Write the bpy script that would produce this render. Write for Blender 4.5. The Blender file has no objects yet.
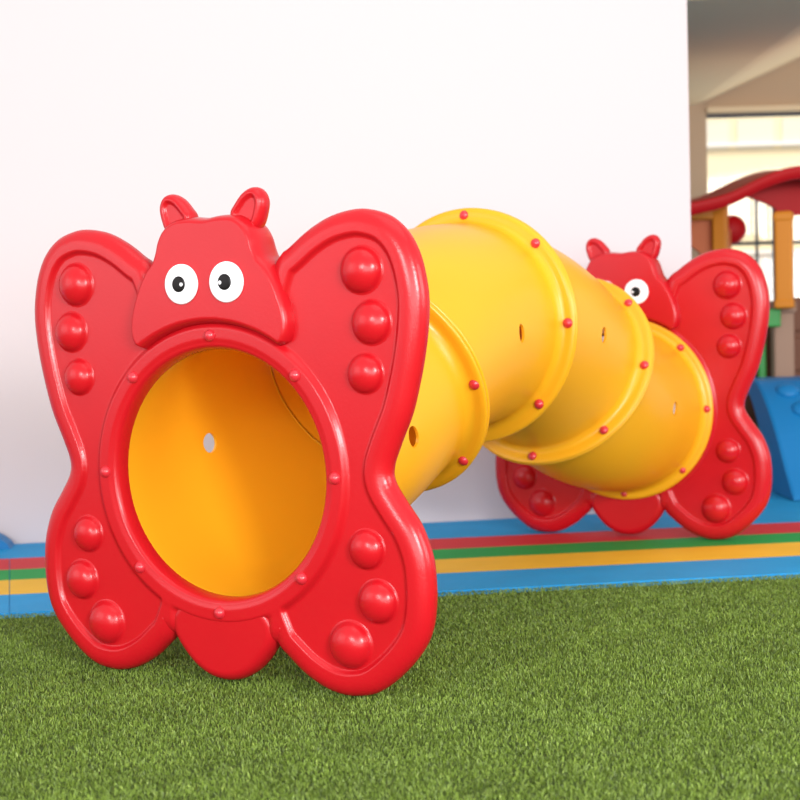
import bpy, bmesh, math, random
import numpy as np
from mathutils import Vector, Matrix
random.seed(4); rng = np.random.default_rng(7)
C = bpy.context.scene.collection
PI = math.pi

# ------------------------------------------------------------------ materials
def mat(name, col, rough=.5, spec=.5, bump=0, bscale=40, var=0, coat=0, sss=0):
    m = bpy.data.materials.new(name); m.use_nodes = True
    nt = m.node_tree; b = nt.nodes['Principled BSDF']
    b.inputs['Base Color'].default_value = (*col, 1)
    b.inputs['Roughness'].default_value = rough
    b.inputs['Specular IOR Level'].default_value = spec
    if coat:
        b.inputs['Coat Weight'].default_value = coat; b.inputs['Coat Roughness'].default_value = .12
    if sss:
        b.inputs['Subsurface Weight'].default_value = sss
        b.inputs['Subsurface Radius'].default_value = (.03, .015, .004)
        b.inputs['Subsurface Scale'].default_value = 1
    tc = nt.nodes.new('ShaderNodeTexCoord')
    if var:
        n = nt.nodes.new('ShaderNodeTexNoise'); n.inputs['Scale'].default_value = 6; n.inputs['Detail'].default_value = 4
        nt.links.new(tc.outputs['Object'], n.inputs['Vector'])
        r = nt.nodes.new('ShaderNodeValToRGB')
        r.color_ramp.elements[0].position = .3; r.color_ramp.elements[1].position = .7
        r.color_ramp.elements[0].color = (*[c * (1 - var) for c in col], 1)
        r.color_ramp.elements[1].color = (*[min(1, c * (1 + var)) for c in col], 1)
        nt.links.new(n.outputs['Fac'], r.inputs['Fac']); nt.links.new(r.outputs['Color'], b.inputs['Base Color'])
    if bump:
        n = nt.nodes.new('ShaderNodeTexNoise'); n.inputs['Scale'].default_value = bscale; n.inputs['Detail'].default_value = 5
        nt.links.new(tc.outputs['Object'], n.inputs['Vector'])
        k = nt.nodes.new('ShaderNodeBump'); k.inputs['Strength'].default_value = bump; k.inputs['Distance'].default_value = .01
        nt.links.new(n.outputs['Fac'], k.inputs['Height']); nt.links.new(k.outputs['Normal'], b.inputs['Normal'])
    return m

RED = mat('red_plastic', (.47, .0070, .0125), .25, .36, .04, 160, .03)
YEL = mat('yellow_plastic', (.95, .485, .016), .30, .5, .03, 120, .01)
def translucent(m, col, fac):     # thin moulded plastic lets daylight glow through
    nt = m.node_tree; b = nt.nodes['Principled BSDF']; o = nt.nodes['Material Output']
    t = nt.nodes.new('ShaderNodeBsdfTranslucent'); t.inputs['Color'].default_value = (*col, 1)
    mx = nt.nodes.new('ShaderNodeMixShader'); mx.inputs[0].default_value = fac
    nt.links.new(b.outputs[0], mx.inputs[1]); nt.links.new(t.outputs[0], mx.inputs[2]); nt.links.new(mx.outputs[0], o.inputs['Surface'])
translucent(YEL, (1, .50, .025), .26)
BOLT = mat('bolt_plastic', (.56, .022, .035), .28, .6)
EYEW = mat('eye_white', (.90, .90, .92), .3)
EYEB = mat('eye_black', (.008, .007, .007), .35, .2)
WALL = mat('wall_paint', (.635, .575, .582), .8, .2, .05, 30)
BEIGE = mat('beige_paint', (.50, .36, .24), .8, .2, .05, 30)
BEIGE2 = mat('ceiling_paint', (.70, .55, .36), .8, .2)
FBLUE = mat('blue_rubber', (.012, .27, .56), .6, .2, .15, 200, .05)
FRED = mat('red_rubber', (.52, .028, .035), .6, .2, .15, 200, .05)
FGRN = mat('green_rubber', (.012, .28, .055), .6, .2, .15, 200, .05)
FYEL = mat('yellow_rubber', (.72, .42, .03), .6, .2, .15, 200, .05)
ORANGE = mat('orange_plastic', (.60, .21, .012), .45, .25)
TERRA = mat('terracotta_plastic', (.50, .125, .035), .5, .25)
ROOFR = mat('roof_red_plastic', (.42, .005, .007), .5, .2)
TAUPE = mat('taupe_plastic', (.36, .225, .155), .6, .25)
BROWN = mat('brown_plastic', (.16, .065, .035), .6, .25)
GREENP = mat('green_plastic', (.01, .26, .03), .45)
BLUEP = mat('blue_plastic', (.004, .17, .42), .45, .3)
CREAM = mat('facade_cream', (.92, .80, .52), .9, .2)
FGREY = mat('facade_glazing', (.74, .70, .58), .6, .3)
FWHITE = mat('facade_white', (.95, .93, .88), .8, .2)
BAR = mat('dark_metal', (.02, .03, .05), .5)
PAVE = mat('outside_paving', (.55, .52, .46), .9, .2)

def grass_mat():
    m = bpy.data.materials.new('turf_blades'); m.use_nodes = True
    nt = m.node_tree; b = nt.nodes['Principled BSDF']
    b.inputs['Roughness'].default_value = .45; b.inputs['Specular IOR Level'].default_value = .35
    g = nt.nodes.new('ShaderNodeNewGeometry'); r = nt.nodes.new('ShaderNodeValToRGB')
    e = r.color_ramp.elements
    e[0].color = (.080, .125, .016, 1); e[1].color = (.27, .36, .070, 1)
    x = e.new(.5); x.color = (.130, .205, .026, 1)
    x = e.new(.9); x.color = (.20, .30, .045, 1)
    nt.links.new(g.outputs['Random Per Island'], r.inputs['Fac'])
    tc = nt.nodes.new('ShaderNodeTexCoord')
    n = nt.nodes.new('ShaderNodeTexNoise'); n.inputs['Scale'].default_value = 7; n.inputs['Detail'].default_value = 3
    nt.links.new(tc.outputs['Object'], n.inputs['Vector'])
    mr = nt.nodes.new('ShaderNodeMapRange'); mr.inputs['From Min'].default_value = .3; mr.inputs['From Max'].default_value = .7
    mr.inputs['To Min'].default_value = .84; mr.inputs['To Max'].default_value = 1.18
    nt.links.new(n.outputs['Fac'], mr.inputs['Value'])
    mx = nt.nodes.new('ShaderNodeVectorMath'); mx.operation = 'SCALE'
    nt.links.new(r.outputs['Color'], mx.inputs[0]); nt.links.new(mr.outputs['Result'], mx.inputs['Scale'])
    nt.links.new(mx.outputs['Vector'], b.inputs['Base Color'])
    return m
TURF = grass_mat()
TBASE = mat('turf_backing', (.060, .095, .022), .9, .2, .6, 300, .3)

def glass_mat():
    m = bpy.data.materials.new('window_glass'); m.use_nodes = True
    nt = m.node_tree; nt.nodes.clear()
    o = nt.nodes.new('ShaderNodeOutputMaterial'); mx = nt.nodes.new('ShaderNodeMixShader')
    t = nt.nodes.new('ShaderNodeBsdfTransparent'); g = nt.nodes.new('ShaderNodeBsdfGlossy')
    g.inputs['Roughness'].default_value = .05; mx.inputs[0].default_value = .06
    nt.links.new(t.outputs[0], mx.inputs[1]); nt.links.new(g.outputs[0], mx.inputs[2]); nt.links.new(mx.outputs[0], o.inputs[0])
    return m
GLASS = glass_mat()

# ------------------------------------------------------------------ helpers
def link(name, me, parent=None, loc=None, rotz=0):
    o = bpy.data.objects.new(name, me); C.objects.link(o)
    if loc is not None: o.location = loc
    o.rotation_euler = (0, 0, rotz)
    if parent is not None: o.parent = parent
    return o
def mesh(name, verts, faces, m, smooth=True, merge=0):
    me = bpy.data.meshes.new(name)
    me.from_pydata([tuple(map(float, v)) for v in verts], [], faces)
    bm = bmesh.new(); bm.from_mesh(me)
    if merge: bmesh.ops.remove_doubles(bm, verts=bm.verts, dist=merge)
    bmesh.ops.recalc_face_normals(bm, faces=bm.faces); bm.to_mesh(me); bm.free()
    me.materials.append(m)
    if smooth:
        for p in me.polygons: p.use_smooth = True
    me.update(); return me
def tag(o, label, cat, group=None):
    o['label'] = label; o['category'] = cat
    if group: o['group'] = group
    return o
def struct(o): o['kind'] = 'structure'; return o
def bm_box(bm, c, s, rz=0, bev=0):
    g = bmesh.ops.create_cube(bm, size=1)
    M = Matrix.Translation(c) @ Matrix.Rotation(rz, 4, 'Z') @ Matrix.Diagonal((*s, 1))
    bmesh.ops.transform(bm, matrix=M, verts=g['verts'])
    if bev:
        es = {e for v in g['verts'] for e in v.link_edges}
        bmesh.ops.bevel(bm, geom=list(es), offset=bev, segments=3, profile=.5, affect='EDGES')
def bm_prism(bm, pts, y0, y1, bev=0):     # outline in x,z extruded along y
    a = [bm.verts.new((p[0], y0, p[1])) for p in pts]; b = [bm.verts.new((p[0], y1, p[1])) for p in pts]
    n = len(pts); bm.faces.new(a); bm.faces.new(b[::-1])
    for i in range(n): bm.faces.new((a[i], b[i], b[(i + 1) % n], a[(i + 1) % n]))
def bm_poly(bm, pts, z0, z1):             # outline in x,y extruded along z
    a = [bm.verts.new((*p, z0)) for p in pts]; b = [bm.verts.new((*p, z1)) for p in pts]
    n = len(pts); bm.faces.new(a[::-1]); bm.faces.new(b)
    for i in range(n): bm.faces.new((a[i], a[(i + 1) % n], b[(i + 1) % n], b[i]))
def from_bm(name, bm, m, parent=None, loc=None, rotz=0, smooth=False):
    bmesh.ops.recalc_face_normals(bm, faces=bm.faces)
    me = bpy.data.meshes.new(name); bm.to_mesh(me); bm.free(); me.materials.append(m)
    if smooth:
        for p in me.polygons: p.use_smooth = True
    return link(name, me, parent, loc, rotz)
def catmull(pts, n=8):
    P = np.array(pts, float); N = len(P); out = []
    for i in range(N):
        p0, p1, p2, p3 = P[i - 1], P[i], P[(i + 1) % N], P[(i + 2) % N]
        for k in range(n):
            t = k / n
            out.append(.5 * ((2 * p1) + (-p0 + p2) * t + (2 * p0 - 5 * p1 + 4 * p2 - p3) * t * t + (-p0 + 3 * p1 - 3 * p2 + p3) * t ** 3))
    return np.array(out)
def sst(a, b, x):
    t = np.clip((x - a) / (b - a), 0, 1); return t * t * (3 - 2 * t)
def sdf_poly(poly, X):
    """signed distance, positive inside"""
    out = np.full(len(X), 1e9); ins = np.zeros(len(X), bool)
    A = poly; B = np.roll(poly, -1, 0)
    for a, b in zip(A, B):
        e = b - a; w = X - a
        t = np.clip((w @ e) / (e @ e + 1e-18), 0, 1)
        q = w - t[:, None] * e; out = np.minimum(out, (q * q).sum(1))
        c1 = (a[1] <= X[:, 1]); c2 = (b[1] > X[:, 1])
        cr = e[0] * w[:, 1] - e[1] * w[:, 0]
        up = c1 & c2 & (cr > 0); dn = (~c1) & (~c2) & (cr < 0)
        ins ^= (up | dn)
    return np.where(ins, 1, -1) * np.sqrt(out)

def relief_slab(name, dist, height, bounds, e0, m, res=.004, hole=None, expo=2.0, back=1.0):
    """moulded solid: heightfield H(u,v) inside the outline, rolled over to zero thickness at the rim, mirrored behind.
    dist(X): signed distance inside the outline; hole = (u, v, radius, lip)"""
    u0, u1, v0, v1 = bounds
    nu = int((u1 - u0) / res) + 1; nv = int((v1 - v0) / res) + 1
    U, V = np.meshgrid(u0 + res * np.arange(nu), v0 + res * np.arange(nv), indexing='ij')
    X = np.stack([U.ravel(), V.ravel()], 1)
    def phi(X):
        a = dist(X) - e0
        if hole: a = np.minimum(a, np.hypot(X[:, 0] - hole[0], X[:, 1] - hole[1]) - hole[2] - hole[3])
        return a
    F = phi(X).reshape(nu, nv)
    F = np.where(np.abs(F) < res * .04, res * .04, F)
    verts = []; vid = {}; faces = []; segs = []
    def node(i, j):
        k = (i, j)
        if k not in vid: vid[k] = len(verts); verts.append((U[i, j], V[i, j]))
        return vid[k]
    def cut(i, j, a, b):
        k = (i, j, a, b) if (i, j) < (a, b) else (a, b, i, j)
        if k not in vid:
            t = F[k[0], k[1]] / (F[k[0], k[1]] - F[k[2], k[3]])
            vid[k] = len(verts)
            verts.append((U[k[0], k[1]] + t * (U[k[2], k[3]] - U[k[0], k[1]]), V[k[0], k[1]] + t * (V[k[2], k[3]] - V[k[0], k[1]])))
        return vid[k]
    ins = F > 0
    cnt = ins[:-1, :-1].astype(int) + ins[1:, :-1] + ins[1:, 1:] + ins[:-1, 1:]
    for i, j in zip(*np.nonzero(cnt)):
        cs = [(i, j), (i + 1, j), (i + 1, j + 1), (i, j + 1)]
        if cnt[i, j] == 4: faces.append([node(*c) for c in cs]); continue
        f = []; cc = []
        for k in range(4):
            a, b = cs[k], cs[(k + 1) % 4]
            if ins[a]: f.append(node(*a))
            if ins[a] != ins[b]:
                c = cut(*a, *b); f.append(c); cc.append((c, bool(ins[a])))
        if len(cc) == 2:
            faces.append(f)
            s = [c for c, leaving in cc if leaving][0]; t = [c for c, leaving in cc if not leaving][0]
            segs.append((s, t))
    P = np.array(verts); n0 = len(P)
    bverts = sorted({a for s in segs for a in s}); bi = {v: k for k, v in enumerate(bverts)}
    B = P[bverts]
    # outward direction
    rimhole = np.zeros(len(B), bool)
    if hole: rimhole = np.abs(np.hypot(B[:, 0] - hole[0], B[:, 1] - hole[1]) - hole[2] - hole[3]) < res * .9
    # settle rim vertices exactly on the inset contour, then walk outward along the distance gradient
    h = 1e-4
    def grad(Q):
        g = np.stack([dist(Q + [h, 0]) - dist(Q - [h, 0]), dist(Q + [0, h]) - dist(Q - [0, h])], 1) / (2 * h)
        return g / (np.linalg.norm(g, axis=1)[:, None] + 1e-9)
    H0 = height(P)
    K = 9; rings = []; Q = B.copy(); d0 = dist(B)
    G = grad(B)
    rad = B - (np.array(hole[:2]) if hole else 0); 
    if hole: rad = rad / np.linalg.norm(rad, axis=1)[:, None]
    hb = H0[bverts]
    prev = B.copy()
    for k in range(1, K + 1):
        a = (PI / 2) * k / K
        s, c = math.sin(a) ** (2 / expo), math.cos(a) ** (2 / expo)   # s: outward share, c: height share
        s = math.sin(a); c = math.cos(a) ** (2 / expo)
        target = d0 * (1 - s)
        Qn = prev.copy()
        for _ in range(3):
            dq = dist(Qn); Qn = Qn - grad(Qn) * (dq - target)[:, None] if k < K else B - G * d0[:, None]
            if k == K: break
        Qn = B - G * (d0 * s)[:, None]
        if hole:
            Qh = B - rad * (hole[3] * s); Qn[rimhole] = Qh[rimhole]
        rings.append((Qn, hb * c)); prev = Qn
    V3 = []; F3 = []
    V3 += [(p[0], -hh, p[1]) for p, hh in zip(P, H0)]
    off = len(V3); nb = len(B)
    for Qn, hh in rings: V3 += [(q[0], -z, q[1]) for q, z in zip(Qn, hh)]
    F3 += [tuple(f) for f in faces]
    def ridx(k, v): return v if k < 0 else off + k * nb + bi[v]
    for a, b in segs:
        for k in range(-1, K - 1): F3.append((ridx(k, a), ridx(k, b), ridx(k + 1, b), ridx(k + 1, a)))
    # mirrored back half sharing the last ring
    base = len(V3); V3a = np.array(V3)
    last0 = off + (K - 1) * nb
    mp = {}
    for i in range(base):
        if i >= last0: mp[i] = i
        else:
            mp[i] = len(V3); V3.append((V3a[i, 0], -V3a[i, 1] * back, V3a[i, 2]))
    F3 += [tuple(mp[i] for i in f[::-1]) for f in F3[:]]
    return mesh(name, V3, F3, m, merge=res * .22)

def bounds(poly, pad=.012):
    a = poly.min(0) - pad; b = poly.max(0) + pad; return a[0], b[0], a[1], b[1]

# ------------------------------------------------------------------ butterfly panel (local: x across, z up, front faces -y)
ZC = .5026; RB = .33; RH = .2965
wing = [(.181,1.006),(.214,1.031),(.264,1.066),(.320,1.093),(.378,1.105),(.424,1.103),(.476,1.085),(.517,1.048),(.543,.998),(.557,.940),(.561,.893),(.558,.843),(.550,.788),(.537,.728),(.514,.648),(.482,.577),(.463,.528),(.465,.495),(.491,.453),(.525,.405),(.545,.36),(.556,.32),(.560,.28),(.560,.23),(.552,.175),(.534,.13),(.499,.084),(.453,.041),(.41,.013),(.37,.002),(.325,0.0),(.275,.012),(.222,.04),(.178,.076),(.153,.1),(.132,.14),(.115,.19),(.1,.3),(.1,.5),(.1,.7),(.115,.82),(.15,.93)]
WR = catmull(wing, 5)
def d_wing(X): return sdf_poly(WR, np.stack([np.abs(X[:, 0]), X[:, 1]], 1))
def d_body(X):      # wings, hub around the crawl hole and the web that joins wings and belly
    d = np.maximum(d_wing(X), .405 - np.hypot(X[:, 0], X[:, 1] - ZC))
    return np.maximum(d, .136 - np.hypot(np.abs(X[:, 0]) - .142, X[:, 1] - .243))
HR, HF = .034, .023
def h_body(X):
    d = d_wing(X); r = np.hypot(X[:, 0], X[:, 1] - ZC)
    hw = HF + (HR - HF) * sst(.064, .053, d) * np.where(X[:, 1] > ZC, sst(.365, .40, r), sst(.118, .150, np.abs(X[:, 0])))
    hw = np.where(d > 0, hw, HF)
    
    # raised bolt band with a soft shoulder towards the hole
    ring = .035 - .003 * sst(.324, .310, r)
    return hw + (ring - hw) * sst(.364, .347, r)
PANEL = relief_slab('butterfly_panel', d_body, h_body, (-.575, .575, -.012, 1.12), .040, RED, .003, hole=(0, ZC, RH, .014), expo=2.2)

head = [(0,1.110),(.04,1.114),(.08,1.112),(.106,1.102),(.127,1.084),(.141,1.060),(.149,1.034),(.159,1.012),(.178,.992),(.202,.952),(.222,.902),(.230,.864),(.229,.834),(.220,.813),(.205,.802)]
def mirror(h): return h + [(-u, v) for u, v in h[::-1] if abs(u) > 1e-6]
HP = list(catmull(mirror(head), 5))
# replace the chord under the head by the arc that follows the bolt band
keep = [p for p in HP if not (abs(p[0]) < .213 and p[1] < .87)]
i0 = [i for i, p in enumerate(keep) if p[0] > .19][-1]
aR = math.atan2(.795 - ZC, .200)
arc = [(.356 * math.cos(a), ZC + .356 * math.sin(a)) for a in np.linspace(aR, PI - aR, 40)]
rightp = [p for p in keep if p[0] >= 0 and p[1] >= .802]; leftp = [p for p in keep if p[0] < 0 and p[1] >= .802]
rightp.sort(key=lambda p: math.atan2(p[0], p[1] - .93)); leftp.sort(key=lambda p: math.atan2(p[0], p[1] - .93))
HEADP = np.array([tuple(p) for p in rightp] + arc + [tuple(p) for p in leftp])
d_head = lambda X: sdf_poly(HEADP, X)
HEAD = relief_slab('head', d_head, lambda X: np.full(len(X), .054), bounds(HEADP), .017, RED, .003, expo=2.4)

belly = catmull(mirror([(0,.005),(.045,.012),(.088,.036),(.122,.07),(.145,.104),(.153,.135),(.145,.17),(.105,.20),(0,.205)]), 6)
d_belly = lambda X: sdf_poly(belly, X)
BELLY = relief_slab('belly_lobe', d_belly, lambda X: np.full(len(X), .0330), bounds(belly), .026, RED, .004)

ant = catmull([(.054,1.118),(.068,1.140),(.090,1.163),(.116,1.174),(.139,1.167),(.151,1.142),(.146,1.110),(.132,1.080),(.100,1.062),(.06,1.08)], 6)
def ant_mesh(s):
    poly = ant * [s, 1]
    if s < 0: poly = poly[::-1]
    d = lambda X: sdf_poly(poly, X)
    return relief_slab('antenna', d, lambda X: .024 - .007 * sst(.017, .024, d(X)), bounds(poly), .014, RED, .003)
ANT = {1: ant_mesh(1), -1: ant_mesh(-1)}

def cap_mesh(name, r, h, m, seg=32, rings=10, expo=1.0, skirt=0.0):
    """dome standing on the plane y=0, bulging towards -y, with a small blend foot"""
    V = [(0, -h, 0)]; F = []
    prof = []
    for k in range(1, rings + 1):
        a = (PI / 2) * k / rings
        prof.append((r * math.sin(a), h * math.cos(a) ** expo))
    if skirt:      # concave moulded foot
        prof = [q for q in prof if q[0] < .955 * r] + [(r * .985, h * .15), (r * 1.02, h * .075), (r * 1.07, h * .03), (r * 1.13, h * .006), (r * 1.18, -.001), (r * 1.18, -.004)]
    else: prof += [(r, -.004)]
    for rr, hh in prof:
        for s in range(seg):
            t = 2 * PI * s / seg; V.append((rr * math.cos(t), -hh, rr * math.sin(t)))
    for s in range(seg): F.append((0, 1 + s, 1 + (s + 1) % seg))
    for k in range(len(prof) - 1):
        for s in range(seg):
            a = 1 + k * seg + s; b = 1 + k * seg + (s + 1) % seg
            F.append((a, a + seg, b + seg, b))
    V.append((0, .004, 0)); c = len(V) - 1; k = 1 + (len(prof) - 1) * seg
    for s in range(seg): F.append((k + s, c, k + (s + 1) % seg))
    return mesh(name, V, F, m)
BUMPS = [(.409, .968, .051), (.431, .851, .048), (.412, .738, .044), (.402, .343, .044), (.427, .226, .048), (.353, .122, .053)]
BM = {r: cap_mesh('round_bump', r, r * .66, RED, 40, 16, 1.0, 1) for r in {b[2] for b in BUMPS}}
EYE = cap_mesh('eye', .0475, .0045, EYEW, 40, 6, .6)
PUP = cap_mesh('pupil', .0195, .003, EYEB, 28, 4, .5)
GLINT = cap_mesh('pupil_glint', .0048, .001, EYEW, 14, 3, .5)
BCAP = cap_mesh('bolt', .0145, .0135, BOLT, 20, 6)

def through_bolt(length):
    """two rounded caps joined by a shank along y"""
    V = []; F = []; seg = 18; prof = []
    r = .0155
    for k in range(1, 6): a = PI / 2 * k / 5; prof.append((r * math.sin(a), -length / 2 - .0125 * math.cos(a)))
    prof += [(.006, -length / 2 + .001), (.006, length / 2 - .001)]
    for k in range(5, 0, -1): a = PI / 2 * k / 5; prof.append((r * math.sin(a), length / 2 + .0125 * math.cos(a)))
    V.append((0, -length / 2 - .0125, 0))
    for rr, y in prof:
        for s in range(seg): t = 2 * PI * s / seg; V.append((rr * math.cos(t), y, rr * math.sin(t)))
    V.append((0, length / 2 + .0125, 0)); e = len(V) - 1
    for s in range(seg):
        F.append((0, 1 + s, 1 + (s + 1) % seg)); k = 1 + (len(prof) - 1) * seg; F.append((e, k + (s + 1) % seg, k + s))
    for k in range(len(prof) - 1):
        for s in range(seg):
            a = 1 + k * seg + s; b = 1 + k * seg + (s + 1) % seg; F.append((a, a + seg, b + seg, b))
    return mesh('bolt', V, F, BOLT)
TBOLT = through_bolt(.030)

root = bpy.data.objects.new('play_tunnel', None); C.objects.link(root)
root.location = (.24, 4.36, 0)
tag(root, 'red and yellow butterfly crawl-through play tunnel standing on the turf and coloured floor strips', 'play tunnel')
bpy.context.view_layer.update()
RI = Matrix.Translation((-.24, -4.36, 0))

def panel(x, y, a, label, ring_bolts):
    p = link('butterfly_panel', PANEL, None, (x, y, 0), a); p.parent = root; p.matrix_parent_inverse = RI
    p['label'] = label
    link('head', HEAD, p); link('belly_lobe', BELLY, p)
    for s in (1, -1): link('antenna', ANT[s], p)
    for u, v, r in BUMPS:
        for s in (-1, 1):
            link('round_bump', BM[r], p, (s * u, -.0225, v))
    for s, gx in ((-1, .0085), (1, -.0115)):
        ez = .955
        e = link('eye', EYE, p, (s * .0645 + .003, -.0575, ez)); e['label'] = 'round white eye'
        q = link('pupil', PUP, p, (s * .0645 + .003 + (-.004 if s < 0 else -.002), -.0612, ez)); q['label'] = 'black pupil'
        g = link('pupil_glint', GLINT, p, (s * .0645 + .003 + (-.004 if s < 0 else -.002) + gx, -.0638, ez - .001)); g['label'] = 'white dot in the pupil'
    if ring_bolts:
        for k in range(8):
            t = PI / 2 + k * PI / 4
            link('bolt', BCAP, p, (RB * math.cos(t), -.0335, ZC + RB * math.sin(t)))
    return p
A1, A2 = -.4911, -.4746
panel(-.4268, 3.3130, A1, 'nearer red butterfly panel standing on the grass', True)
panel(.8864, 5.4447, A2, 'farther red butterfly panel on the coloured floor strips by the white wall', False)

# ------------------------------------------------------------------ tunnel sections
def fr(P, n):
    n = Vector(n).normalized(); u = n.cross(Vector((0, 0, 1))).normalized(); b = u.cross(n).normalized()
    return Vector(P), n, u, b
n0 = Vector((-math.sin(A1), math.cos(A1), 0)); n4 = Vector((-math.sin(A2), math.cos(A2), 0))
c0 = Vector((-.4268, 3.3130, ZC)); c4 = Vector((.8864, 5.4447, ZC))
FR = [fr(c0 + n0 * .004, n0),
      fr((-.0913, 3.8021, .6934), (.4491, .7541, .4791)),
      fr((.221, 4.3187, .8395), (.5225, .8526, -.0061)),
      fr((.535, 4.832, .686), (.4543, .744, -.4899)),
      fr(c4 - n4 * .034, n4)]
RO, TH = .313, .008      # body radius, flange radius, wall thickness
def section(i, holes):
    a, b = FR[i], FR[i + 1]
    L = (b[0] - a[0]).length
    P0, P1, T0, T1 = a[0], b[0], a[1] * L * 1.02, b[1] * L * 1.02
    def axis(s):
        s2, s3 = s * s, s ** 3
        P = P0 * (2 * s3 - 3 * s2 + 1) + T0 * (s3 - 2 * s2 + s) + P1 * (-2 * s3 + 3 * s2) + T1 * (s3 - s2)
        T = P0 * (6 * s2 - 6 * s) + T0 * (3 * s2 - 4 * s + 1) + P1 * (-6 * s2 + 6 * s) + T1 * (3 * s2 - 2 * s)
        T.normalize()
        u = a[2].lerp(b[2], s); u = (u - T * u.dot(T)).normalized(); bb = u.cross(T).normalized()
        return P, T, u, bb
    org = (P0 + P1) / 2
    first = i == 0
    ft = .013
    # outer profile: (s, radius); end flanges with fillets
    def flange_prof(gap, RF):
        f = []
        f += [(gap, .302), (gap, RF - .006), (gap + .002, RF - .002), (gap + .006, RF), (gap + ft - .004, RF), (gap + ft, RF - .004)]
        f += [(gap + ft + .001, RF - .018)]
        for k in range(0, 7):
            t = k / 6 * PI / 2
            f.append((gap + ft + .034 * (1 - math.cos(t)) + .001, RO + .022 * (1 - math.sin(t)) ** 1.0))
        return f
    fp = flange_prof(.00006, .363 if i < 3 else .3535); fs = flange_prof(.00006, .363)
    if first: st = [(.0, .2985), (.0, .3045), (.03, .305), (.05, .3055)]
    else: st = fs
    N = 30
    def slim(s): return .0075 * (1 - sst(.05, .3, s)) if first else 0.
    s_mid = np.linspace(.055 / L, 1 - .055 / L, N)
    prof = [(d / L, r) for d, r in st] + [(s, RO - slim(s)) for s in s_mid] + [(1 - d / L, r) for d, r in fp[::-1]]
    inner = [(s, RO - TH - slim(s)) for s in np.linspace(1 - .01 / L, .01 / L, N + 2)]
    e0 = [(0.00006 / L, RO - TH + .0012)] if not first else []
    inner = [(1 - .00006 / L, RO - TH + .0012)] + inner + e0
    NT = 96
    V = []
    def pt(s, r, t):
        P, T, u, bb = axis(min(max(s, 0), 1)); return P + (u * math.cos(t) + bb * math.sin(t)) * r - org
    for s, r in prof + inner:
        P, T, u, bb = axis(s)
        for k in range(NT):
            t = 2 * PI * k / NT; V.append(P + (u * math.cos(t) + bb * math.sin(t)) * r - org)
    nP, nI = len(prof), len(inner)
    tot = nP + nI; F = []
    jo0 = len(st)                      # first mid row outer
    ji0 = nP + 1
    skipO, skipI = {}, {}
    loops = []
    for (sc, tc, hs, ht) in holes:     # hole centre, half size along axis (m) and around (m)
        # outer block
        jc = int(round((sc - s_mid[0]) / (s_mid[1] - s_mid[0]))); kc = int(round(tc / (2 * PI) * NT)) % NT
        rowsO = jo0 + jc
        sv = s_mid[jc]
        si = np.array([s for s, r in inner]); jI = int(np.argmin(abs(si - sv)))
        W = 3; WJ = 3
        def block(row0, rows_s, sign, rad):
            path = []
            for dk in range(-W, W): path.append((-WJ, dk))
            for dj in range(-WJ, WJ): path.append((dj, W))
            for dk in range(W, -W, -1): path.append((WJ, dk))
            for dj in range(WJ, -WJ, -1): path.append((dj, -W))
            bl = []; el = []
            for dj, dk in path:
                jj = row0 + dj; bl.append(jj * NT + (kc + dk) % NT)
                ds = (rows_s[jj] - sv) * L; dt = dk * 2 * PI / NT * rad
                an = math.atan2(dt / ht, ds / hs)
                V.append(pt(sv + hs * math.cos(an) / L, rad, 2 * PI * kc / NT + ht * math.sin(an) / rad)); el.append(len(V) - 1)
            n = len(path)
            for q in range(n): F.append((bl[q], bl[(q + 1) % n], el[(q + 1) % n], el[q]))
            return el, path
        rs = {j: s for j, (s, r) in enumerate(prof + inner)}
        eo, po = block(rowsO, rs, 1, RO)
        for dj in range(-WJ, WJ):
            for dk in range(-W, W): skipO[(rowsO + dj, (kc + dk) % NT)] = 1
        rowI = nP + jI
        ei, pi_ = block(rowI, rs, -1, RO - TH)
        for dj in range(-WJ, WJ):
            for dk in range(-W, W): skipO[(rowI + dj, (kc + dk) % NT)] = 1
        # wall between: match by angle (inner rows run the other way)
        n = len(eo); mapi = {p: e for p, e in zip(pi_, ei)}
        ei2 = [mapi[(-dj, dk)] for dj, dk in po]
        c1 = len(V); V.extend([V[e] for e in eo]); c2 = len(V); V.extend([V[e] for e in ei2])
        for q in range(n): F.append((c1 + q, c1 + (q + 1) % n, c2 + (q + 1) % n, c2 + q))
    for j in range(tot):
        j2 = (j + 1) % tot
        for k in range(NT):
            if (j, k) in skipO: continue
            k2 = (k + 1) % NT
            F.append((j * NT + k, j * NT + k2, j2 * NT + k2, j2 * NT + k))
    me = mesh('tunnel_section', V, F, YEL)
    o = bpy.data.objects.new('tunnel_section', me); C.objects.link(o)
    o.location = org; o.parent = root; o.matrix_parent_inverse = RI
    # bolts through the joint at the far end
    P, T, u, bb = b
    if i < 3:
        for k in range(8):
            t = PI / 2 + k * PI / 4
            q = link('bolt', TBOLT, o, P + (u * math.cos(t) + bb * math.sin(t)) * .3405 - org)
            q.rotation_euler = T.to_track_quat('Y', 'Z').to_euler()
            q['label'] = 'red domed bolt'
    else:
        for k in range(8):
            t = PI / 2 + k * PI / 4
            q = link('bolt', BCAP, o, P - T * .0135 + (u * math.cos(t) + bb * math.sin(t)) * RB - org)
            q.rotation_euler = T.to_track_quat('Y', 'Z').to_euler()
            q['label'] = 'red domed bolt'
    return o
section(0, [(.46, PI + .06, .023, .027), (.60, .0, .019, .029)])
section(1, [(.56, .03, .016, .027), (.5, PI, .018, .027)])
section(2, [(.52, .03, .018, .027), (.5, PI, .018, .027)])
section(3, [(.54, -.06, .018, .027), (.5, PI, .018, .027)])

root.location.z = .001
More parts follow.
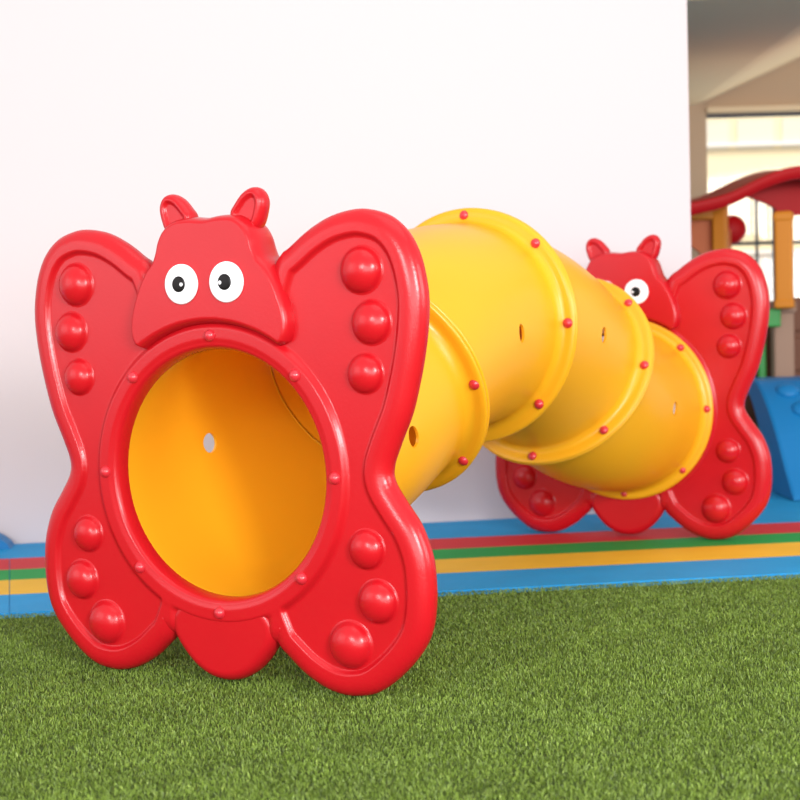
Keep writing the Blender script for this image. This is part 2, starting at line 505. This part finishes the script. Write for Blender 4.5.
# ------------------------------------------------------------------ ground
MA = .1178
nrm = Vector((-math.sin(MA), math.cos(MA), 0)); drn = Vector((math.cos(MA), math.sin(MA), 0))
def g(d, t): v = nrm * d + drn * t; return (v.x, v.y)
bm = bmesh.new(); bm_poly(bm, [g(4.3, -6), g(4.3, 9), g(10.2, 9), g(10.2, -6)], -.06, -.004)
struct(from_bm('floor', bm, FBLUE))
bm = bmesh.new(); bm_poly(bm, [g(-3, -6), g(-3, 9), g(4.3, 9), g(4.3, -6)], -.06, -.006)
struct(from_bm('floor', bm, TBASE))
SE = .72 # seam direction: strips are joined near the left of the view
stripes = [('blue', 5.4593, 6.9, FBLUE, 'blue floor mat strip along the foot of the white wall behind the red strip'),
           ('red', 5.1916, 5.4593, FRED, 'red floor mat strip between the wall-side blue strip and the green strip'),
           ('green', 4.9629, 5.1916, FGRN, 'green floor mat strip between the red and yellow strips'),
           ('yellow', 4.6757, 4.9629, FYEL, 'yellow floor mat strip between the green strip and the front blue strip'),
           ('blue', 4.3564, 4.6757, FBLUE, 'blue floor mat strip bordering the green artificial grass')]
for nme, d0, d1, m, lab in stripes:
    def seam(d): return -.712 - (d - 4.3564) * .155   # along-strip coordinate of the joint
    bm = bmesh.new()
    if nme == 'blue' and d1 > 6:   # its far edge follows the wall foot
        e1, e2, e3 = (-3.2, 5.435), (1.29, 6.185), (4.0, 6.6)
        bm_poly(bm, [g(d0, -3), g(d0, 4.2), e3, e2, e1], -.004, .0)
    else:
        s0, s1 = seam(d0), seam(d1)
        bm_poly(bm, [g(d0, -3), g(d0, s0 - .0015), g(d1, s1 - .0015), g(d1, -3)], -.004, 0)
        bm_poly(bm, [g(d0, s0 + .0015), g(d0, 4.2), g(d1, 4.2), g(d1, s1 + .0015)], -.004, 0)
    o = from_bm('striped_mat', bm, m); tag(o, lab, 'floor mat', 'coloured floor mats'); o['kind'] = 'thing'

# artificial turf: real blades where the view is close
NB = 560000
d = rng.uniform(2.05, 4.340, NB); t = rng.uniform(-2.3, 2.6, NB)
keepm = rng.random(NB) < np.clip(1.35 - (d - 2.05) * .30, .4, 1)
d, t = d[keepm], t[keepm]; NB = len(d)
bx = nrm.x * d + drn.x * t; by = nrm.y * d + drn.y * t
az = rng.uniform(0, 2 * PI, NB); ln = rng.uniform(.006, .013, NB); lean = rng.uniform(.1, 1.0, NB); wd = rng.uniform(.0008, .0015, NB)
la = rng.uniform(0, 2 * PI, NB)
co = np.zeros((NB, 5, 3), np.float32)
wx, wy = np.cos(az) * wd, np.sin(az) * wd; lx, ly = np.cos(la), np.sin(la)
for k, (f, w) in enumerate([(0, -1), (0, 1), (.6, .8), (.6, -.8), (1, 0)]):
    bend = lean * f ** 1.6
    co[:, k, 0] = bx + wx * w + lx * ln * bend * .8
    co[:, k, 1] = by + wy * w + ly * ln * bend * .8
    co[:, k, 2] = -.006 + ln * f * (1 - .35 * bend)
me = bpy.data.meshes.new('artificial_grass')
me.vertices.add(NB * 5); me.vertices.foreach_set('co', co.ravel())
base = (np.arange(NB) * 5)[:, None]
loops = np.concatenate([base + [0, 1, 2, 3], base + [3, 2, 4]], 1).astype(np.int32).ravel()
me.loops.add(NB * 7); me.loops.foreach_set('vertex_index', loops)
me.polygons.add(NB * 2)
ls = (np.arange(NB) * 7)[:, None] + [0, 4]
me.polygons.foreach_set('loop_start', ls.astype(np.int32).ravel())
me.update(calc_edges=True); me.materials.append(TURF)
go = bpy.data.objects.new('artificial_grass', me); C.objects.link(go)
tag(go, 'short green artificial grass covering the floor in front of the strips', 'grass'); go['kind'] = 'stuff'

# ------------------------------------------------------------------ walls, pier, lintel, window
wd_ = Vector((.9866, .1632, 0)).normalized()
we = Vector((1.309, 6.19, 0)); ws = we - wd_ * 5.5; nb_ = Vector((-wd_.y, wd_.x, 0))
bm = bmesh.new()
bm_poly(bm, [(ws.x, ws.y), (we.x, we.y), ((we + nb_ * .2).x, (we + nb_ * .2).y), ((ws + nb_ * .2).x, (ws + nb_ * .2).y)], -.004, 3.2)
struct(from_bm('wall_left', bm, WALL))
bm = bmesh.new(); bm_box(bm, (.8, 10.1, 1.6), (2.878, .2, 3.2))       # pier left of the window
bm_box(bm, (4.24, 10.1, 2.76), (4.0, .2, .88)); bm_box(bm, (6.0, 10.1, 1.16), (.6, .2, 2.32))
struct(from_bm('wall_back', bm, BEIGE))
bm = bmesh.new(); bm_box(bm, (3.97, 9.98, 2.335), (3.46, .05, .035)); struct(from_bm('trim_1', bm, BEIGE2))
# sloping soffit over the rear bay
bm = bmesh.new()
bm_prism(bm, [(-.7, 2.36), (2.16, 2.38), (2.24, 2.404), (2.912, 2.69), (5.5, 3.2), (5.5, 3.4), (2.8, 3.4), (-.7, 3.4)], 6.75, 10.0)
struct(from_bm('ceiling', bm, BEIGE2))
win = bpy.data.objects.new('window_1', None); C.objects.link(win); win.location = (3.97, 10.1, 1.2); struct(win)
def child_box(name, m, boxes, parent, bev=0):
    bm = bmesh.new(); L = parent.location
    for c, s in boxes: bm_box(bm, Vector(c) - L, s, 0, bev)
    return from_bm(name, bm, m, parent)
child_box('window_frame', BAR, [((3.97, 10.06, 2.30), (3.46, .04, .022))], win)
for x in (2.600, 2.722, 3.4, 4.1, 4.8): child_box('mullion', BAR, [((x, 10.06, .88), (.014, .04, 1.75))], win)
child_box('transom', BAR, [((3.97, 10.04, 1.388), (3.44, .03, .026))], win)
bm = bmesh.new(); bm_box(bm, (0, 0.03, -.05), (3.44, .006, 2.28)); from_bm('window_pane', bm, GLASS, win)

# building across the way
b = bpy.data.objects.new('building', None); C.objects.link(b); b.location = (5.5, 16.5, 0)
tag(b, 'pale cream building seen through the far window behind the playhouse', 'building')
child_box('facade', CREAM, [((5.5, 16.5, 3), (9, .6, 6.0))], b)
for x in (3.66, 4.18, 4.70, 5.3, 5.9): child_box('window', FGREY, [((x, 16.19, 2.98), (.42, .06, .34))], b)
child_box('ledge', FWHITE, [((5.5, 16.15, 2.86), (9, .12, .035))], b)
child_box('ledge', FWHITE, [((5.5, 16.15, 1.62), (9, .12, .05))], b)
child_box('lower_panel', FWHITE, [((5.5, 16.17, .8), (9, .08, 1.55))], b)
bm = bmesh.new(); bm_poly(bm, [(-1, 10.3), (14, 10.3), (14, 20), (-1, 20)], -.08, -.02)
o = from_bm('outdoor_paving', bm, PAVE); struct(o); o.name = 'floor'

# ------------------------------------------------------------------ playhouse
ph = bpy.data.objects.new('playhouse', None); C.objects.link(ph); ph.location = (2.6, 8.0, 0)
tag(ph, 'plastic playhouse with red curved roof, orange posts and brown walls behind the far butterfly', 'playhouse')
PL = ph.location
def post(x, y, w, z0, z1, name='post', m=ORANGE):
    bm = bmesh.new(); bm_box(bm, Vector((x, y, (z0 + z1) / 2)) - PL, (w, w, z1 - z0), -.35, .014)
    bm_box(bm, Vector((x, y, z1 - .03)) - PL, (w * 1.12, w * 1.12, .05), -.35, .012)
    bm_box(bm, Vector((x, y, z0 + .02)) - PL, (w * 1.1, w * 1.1, .05), -.35, .012)
    return from_bm(name, bm, m, ph, smooth=False)
post(1.872, 8.05, .085, .50, 1.56)
post(2.128, 7.66, .095, .90, 1.425)
post(3.20, 7.9, .10, .90, 1.56)
post(3.0, 8.5, .10, .50, 1.56)
# roof: wavy arched shell
def roof_curve(x):
    c = 2.24; k = abs(x - c)
    return 1.665 - .30 * (1 - math.exp(-(k / .42) ** 2)) + .10 * (1 - math.exp(-(k / 1.0) ** 2)) * 1.0
xs = np.linspace(1.45, 3.45, 61)
top = []
for x in xs:
    if x <= 2.24: z = float(np.interp(x, [1.45, 1.55, 1.647, 1.72, 1.787, 1.84, 1.899, 1.96, 2.039, 2.11, 2.179, 2.24], [1.445, 1.465, 1.488, 1.498, 1.512, 1.533, 1.562, 1.592, 1.625, 1.648, 1.660, 1.662]))
    else: z = float(np.interp(x, [2.24, 2.4, 2.6, 2.8, 3.1, 3.45], [1.662, 1.65, 1.60, 1.53, 1.49, 1.45]))
    top.append((x, z))
zz = np.array([p[1] for p in top]); zz = np.convolve(np.pad(zz, 2, 'edge'), np.ones(5) / 5, 'valid'); top = [(p[0], z) for p, z in zip(top, zz)]
bm = bmesh.new()
sec = [(7.56, -.012), (7.56, 0.0), (7.58, .004), (7.66, .0), (7.8, .0), (8.2, .05), (8.6, .02), (8.75, 0)]
rows = []
for y, dz in sec:
    rows.append([bm.verts.new(Vector((x, y, z + dz)) - PL) for x, z in top])
for a_, b_ in zip(rows, rows[1:]):
    for i in range(len(top) - 1): bm.faces.new((a_[i], a_[i + 1], b_[i + 1], b_[i]))
lo = []
for y, th in ((7.56, .066), (7.62, .066), (7.63, .035), (8.75, .035)):
    lo.append([bm.verts.new(Vector((x, y, z - th)) - PL) for x, z in top])
for a_, b_ in zip(lo, lo[1:]):
    for i in range(len(top) - 1): bm.faces.new((a_[i], b_[i], b_[i + 1], a_[i + 1]))
for i in range(len(top) - 1):
    bm.faces.new((rows[0][i], lo[0][i], lo[0][i + 1], rows[0][i + 1])); bm.faces.new((rows[-1][i], rows[-1][i + 1], lo[-1][i + 1], lo[-1][i]))
for e in (0, -1): bm.faces.new([r[e] for r in rows] + [r[e] for r in lo[::-1]])
from_bm('roof', bm, ROOFR, ph, smooth=True)
# solid gable board behind the arch, its lower edge hangs on the posts
bm = bmesh.new()
gb = [(2.155, 1.42), (2.153, 1.462), (2.10, 1.492), (2.04, 1.515), (1.975, 1.545), (2.05, 1.60), (2.24, 1.63), (2.5, 1.60), (2.8, 1.5), (3.2, 1.47), (3.2, 1.42)]
bm_prism(bm, [(x - PL.x, z - PL.z) for x, z in gb], 7.90 - PL.y, 7.94 - PL.y); from_bm('gable_board', bm, ROOFR, ph)
# terracotta side panel with arch-topped opening
bm = bmesh.new()
arch = [(1.50, .50), (1.50, 1.42), (1.845, 1.42), (1.845, .50), (1.80, .50)] + [(1.665 + .135 * math.cos(a), 1.11 + .17 * math.sin(a)) for a in np.linspace(0, PI, 12)] + [(1.53, .50)]
bm_prism(bm, [(x - PL.x, z) for x, z in arch], 8.08 - PL.y, 8.12 - PL.y); from_bm('side_panel', bm, TERRA, ph)
bm = bmesh.new(); bm_box(bm, Vector((1.68, 8.06, 1.45)) - PL, (.36, .07, .06), 0, .01); from_bm('rail', bm, ORANGE, ph)
# round red shutter knob beside the left post
me = cap_mesh('dome', .085, .05, ROOFR, 28, 8); o = link('round_shutter', me, ph, Vector((1.975, 8.2, 1.37)) - PL)
bm = bmesh.new(); bm_box(bm, Vector((1.93, 8.16, 1.12)) - PL, (.06, .03, .5), 0, .01); from_bm('side_trim', bm, TERRA, ph)
# lower walls
bm = bmesh.new(); bm_box(bm, Vector((2.150, 7.80, .44)) - PL, (.115, .10, .88), 0, .015)
bm_box(bm, Vector((2.152, 7.80, .905)) - PL, (.13, .15, .07), 0, .018); from_bm('corner_pillar', bm, TAUPE, ph)
bm = bmesh.new()
bm_box(bm, Vector((2.72, 7.84, .45)) - PL, (1.04, .08, .90), 0, .01)
for z in (.2, .42, .64, .86): bm_box(bm, Vector((2.72, 7.80, z)) - PL, (1.03, .03, .19), 0, .012)
from_bm('front_wall', bm, BROWN, ph)
bm = bmesh.new(); bm_box(bm, Vector((2.078, 7.72, .845)) - PL, (.075, .06, .10), 0, .008); from_bm('green_bracket', bm, GREENP, ph)
bm = bmesh.new(); bm_box(bm, Vector((2.045, 7.85, .40)) - PL, (.045, .05, .80), 0, .01); from_bm('green_post', bm, GREENP, ph)
bm = bmesh.new(); bm_box(bm, Vector((2.02, 7.98, .44)) - PL, (.42, .05, .88), 0, .02); from_bm('base_panel', bm, BROWN, ph)

# ------------------------------------------------------------------ blue climbing ramp
cr = bpy.data.objects.new('climbing_ramp', None); C.objects.link(cr); cr.location = (2.2, 6.7, 0)
tag(cr, 'blue curved plastic climbing ramp with footholds in front of the playhouse', 'climbing ramp')
CL = cr.location
front = [(7.30, .535), (7.16, .535), (7.08, .531), (7.002, .517), (6.854, .44), (6.679, .304), (6.515, .135), (6.40, .03), (6.37, .0)]
backc = [(6.74, 0), (6.816, .122), (6.958, .285), (7.146, .452), (7.30, .475)]
def smooth_open(p, n=5):
    P = np.array([2 * np.array(p[0]) - p[1]] + [np.array(q) for q in p] + [2 * np.array(p[-1]) - p[-2]]); out = []
    for i in range(1, len(P) - 2):
        for k in range(n):
            t = k / n; p0, p1, p2, p3 = P[i - 1:i + 3]
            out.append(.5 * ((2 * p1) + (-p0 + p2) * t + (2 * p0 - 5 * p1 + 4 * p2 - p3) * t * t + (-p0 + 3 * p1 - 3 * p2 + p3) * t ** 3))
    return out + [P[-2]]
out = smooth_open(front) + smooth_open(backc)
bm = bmesh.new()
X0, X1 = 1.8, 2.62
layers = []
for x, ins in ((X0, .012), (X0 + .012, 0), (X1 - .012, 0), (X1, .012)):
    cen = np.mean(out, 0); row = []
    for q in out:
        row.append(bm.verts.new((x - CL.x, q[0] - CL.y, max(q[1] - (ins * .6 if q[1] > .02 else 0), 0))))
    layers.append(row)
n = len(out)
bm.faces.new(layers[0]); bm.faces.new(layers[-1][::-1])
for a_, b_ in zip(layers, layers[1:]):
    for i in range(n): bm.faces.new((a_[i], a_[(i + 1) % n], b_[(i + 1) % n], b_[i]))
ro = from_bm('ramp_board', bm, BLUEP, cr)
# footholds
fh = cap_mesh('foothold', .058, .030, BLUEP, 24, 7)
fpts = smooth_open(front)
for x, y in ((1.93, 6.93), (1.97, 6.78), (2.02, 6.63), (2.14, 6.93), (2.24, 6.78), (2.22, 6.55), (2.42, 6.93), (2.46, 6.66), (1.95, 6.49)):
    j = int(np.argmin([abs(q[0] - y) for q in fpts])); q = fpts[j]; q1, q2 = fpts[max(j - 1, 0)], fpts[min(j + 1, len(fpts) - 1)]
    tv = Vector((0, q2[0] - q1[0], q2[1] - q1[1])).normalized(); nv = Vector((0, tv.z, -tv.y))
    if nv.z < 0: nv = -nv
    o = link('foothold', fh, cr, Vector((x, q[0], q[1])) - CL)
    o.rotation_euler = (-nv).to_track_quat('Y', 'X').to_euler(); o.scale = (1, 1, 1)

# small blue toy end at the left against the wall
bm = bmesh.new()
pr = [(0, 0), (.52, 0), (.51, .02), (.48, .045), (.42, .075), (.30, .11), (0, .13)]
bm_prism(bm, pr, 0, .11)
o = from_bm('foam_wedge', bm, BLUEP, None, (-2.10, 5.50, 0), .12)
tag(o, 'low blue wedge on the floor at the left edge beside the white wall', 'foam wedge')

# ------------------------------------------------------------------ light
w = bpy.data.worlds.new('World'); bpy.context.scene.world = w; w.use_nodes = True
bg = w.node_tree.nodes['Background']; bg.inputs['Color'].default_value = (1.0, .955, .965, 1); bg.inputs['Strength'].default_value = .78
def area(name, loc, target, sx, sy, e, col=(1, 1, 1)):
    l = bpy.data.lights.new(name, 'AREA'); l.shape = 'RECTANGLE'; l.size = sx; l.size_y = sy; l.energy = e; l.color = col
    o = bpy.data.objects.new(name, l); C.objects.link(o); o.location = loc
    o.rotation_euler = (Vector(target) - Vector(loc)).to_track_quat('-Z', 'Y').to_euler(); return o
area('window_daylight', (1.9, -1.3, 2.0), (0, 4.2, .5), 1.0, .55, 150, (1, .97, .97))
area('window_daylight', (-2.4, -1.3, 1.9), (0, 4.2, .5), 1.0, .6, 80, (1, .97, .98))
area('open_side_fill', (.3, -4.2, 1.5), (0, 4.4, .4), 6.5, 2.4, 300, (1, .96, .97))  # added low fill from the open front, lifts undersides and lower wall
area('left_daylight', (-6.0, 1.0, 2.0), (0, 4.0, .6), 3.4, 2.4, 45, (1, .94, .98))
area('right_daylight', (4.6, 1.2, 1.9), (.3, 4.6, .6), 3.0, 1.8, 115, (1, .97, .97))
area('overhead_daylight', (.5, 2.2, 4.6), (.3, 4.6, 0), 3.5, 3.0, 30, (1, .97, .95))
area('facade_fill', (4.5, 11.2, 6.5), (5.0, 16.2, 2.0), 4, 3, 330, (1, .97, .9))  # added stand-in for open sky, brightens the facade
area('rear_bay_fill', (3.6, 9.7, .6), (2.6, 8.0, 2.8), 1.6, .8, 30, (1, .93, .8))  # added fill inside the bay, lifts the dim soffit

# ------------------------------------------------------------------ camera
cam = bpy.data.cameras.new('camera'); co_ = bpy.data.objects.new('camera', cam); C.objects.link(co_)
p, r = .0510, .0285
fwd = Vector((0, math.cos(p), -math.sin(p))); up = Vector((0, math.sin(p), math.cos(p))); rt = Vector((1, 0, 0))
rt2 = rt * math.cos(r) - up * math.sin(r); up2 = rt * math.sin(r) + up * math.cos(r)
M = Matrix((rt2, up2, -fwd)).transposed().to_4x4(); M.translation = (0, 0, .8314)
co_.matrix_world = M
cam.sensor_width = 36; cam.lens = 1391.66 / 800 * 36; cam.shift_y = 2 / 800
cam.dof.use_dof = True; cam.dof.focus_distance = 3.35; cam.dof.aperture_fstop = 3.6
cam.clip_start = .05; cam.clip_end = 200
sc = bpy.context.scene; sc.camera = co_
sc.view_settings.view_transform = 'Standard'; sc.view_settings.look = 'None'
sc.view_settings.gamma = 1; sc.view_settings.use_curve_mapping = False
sc.view_settings.exposure = 0.20
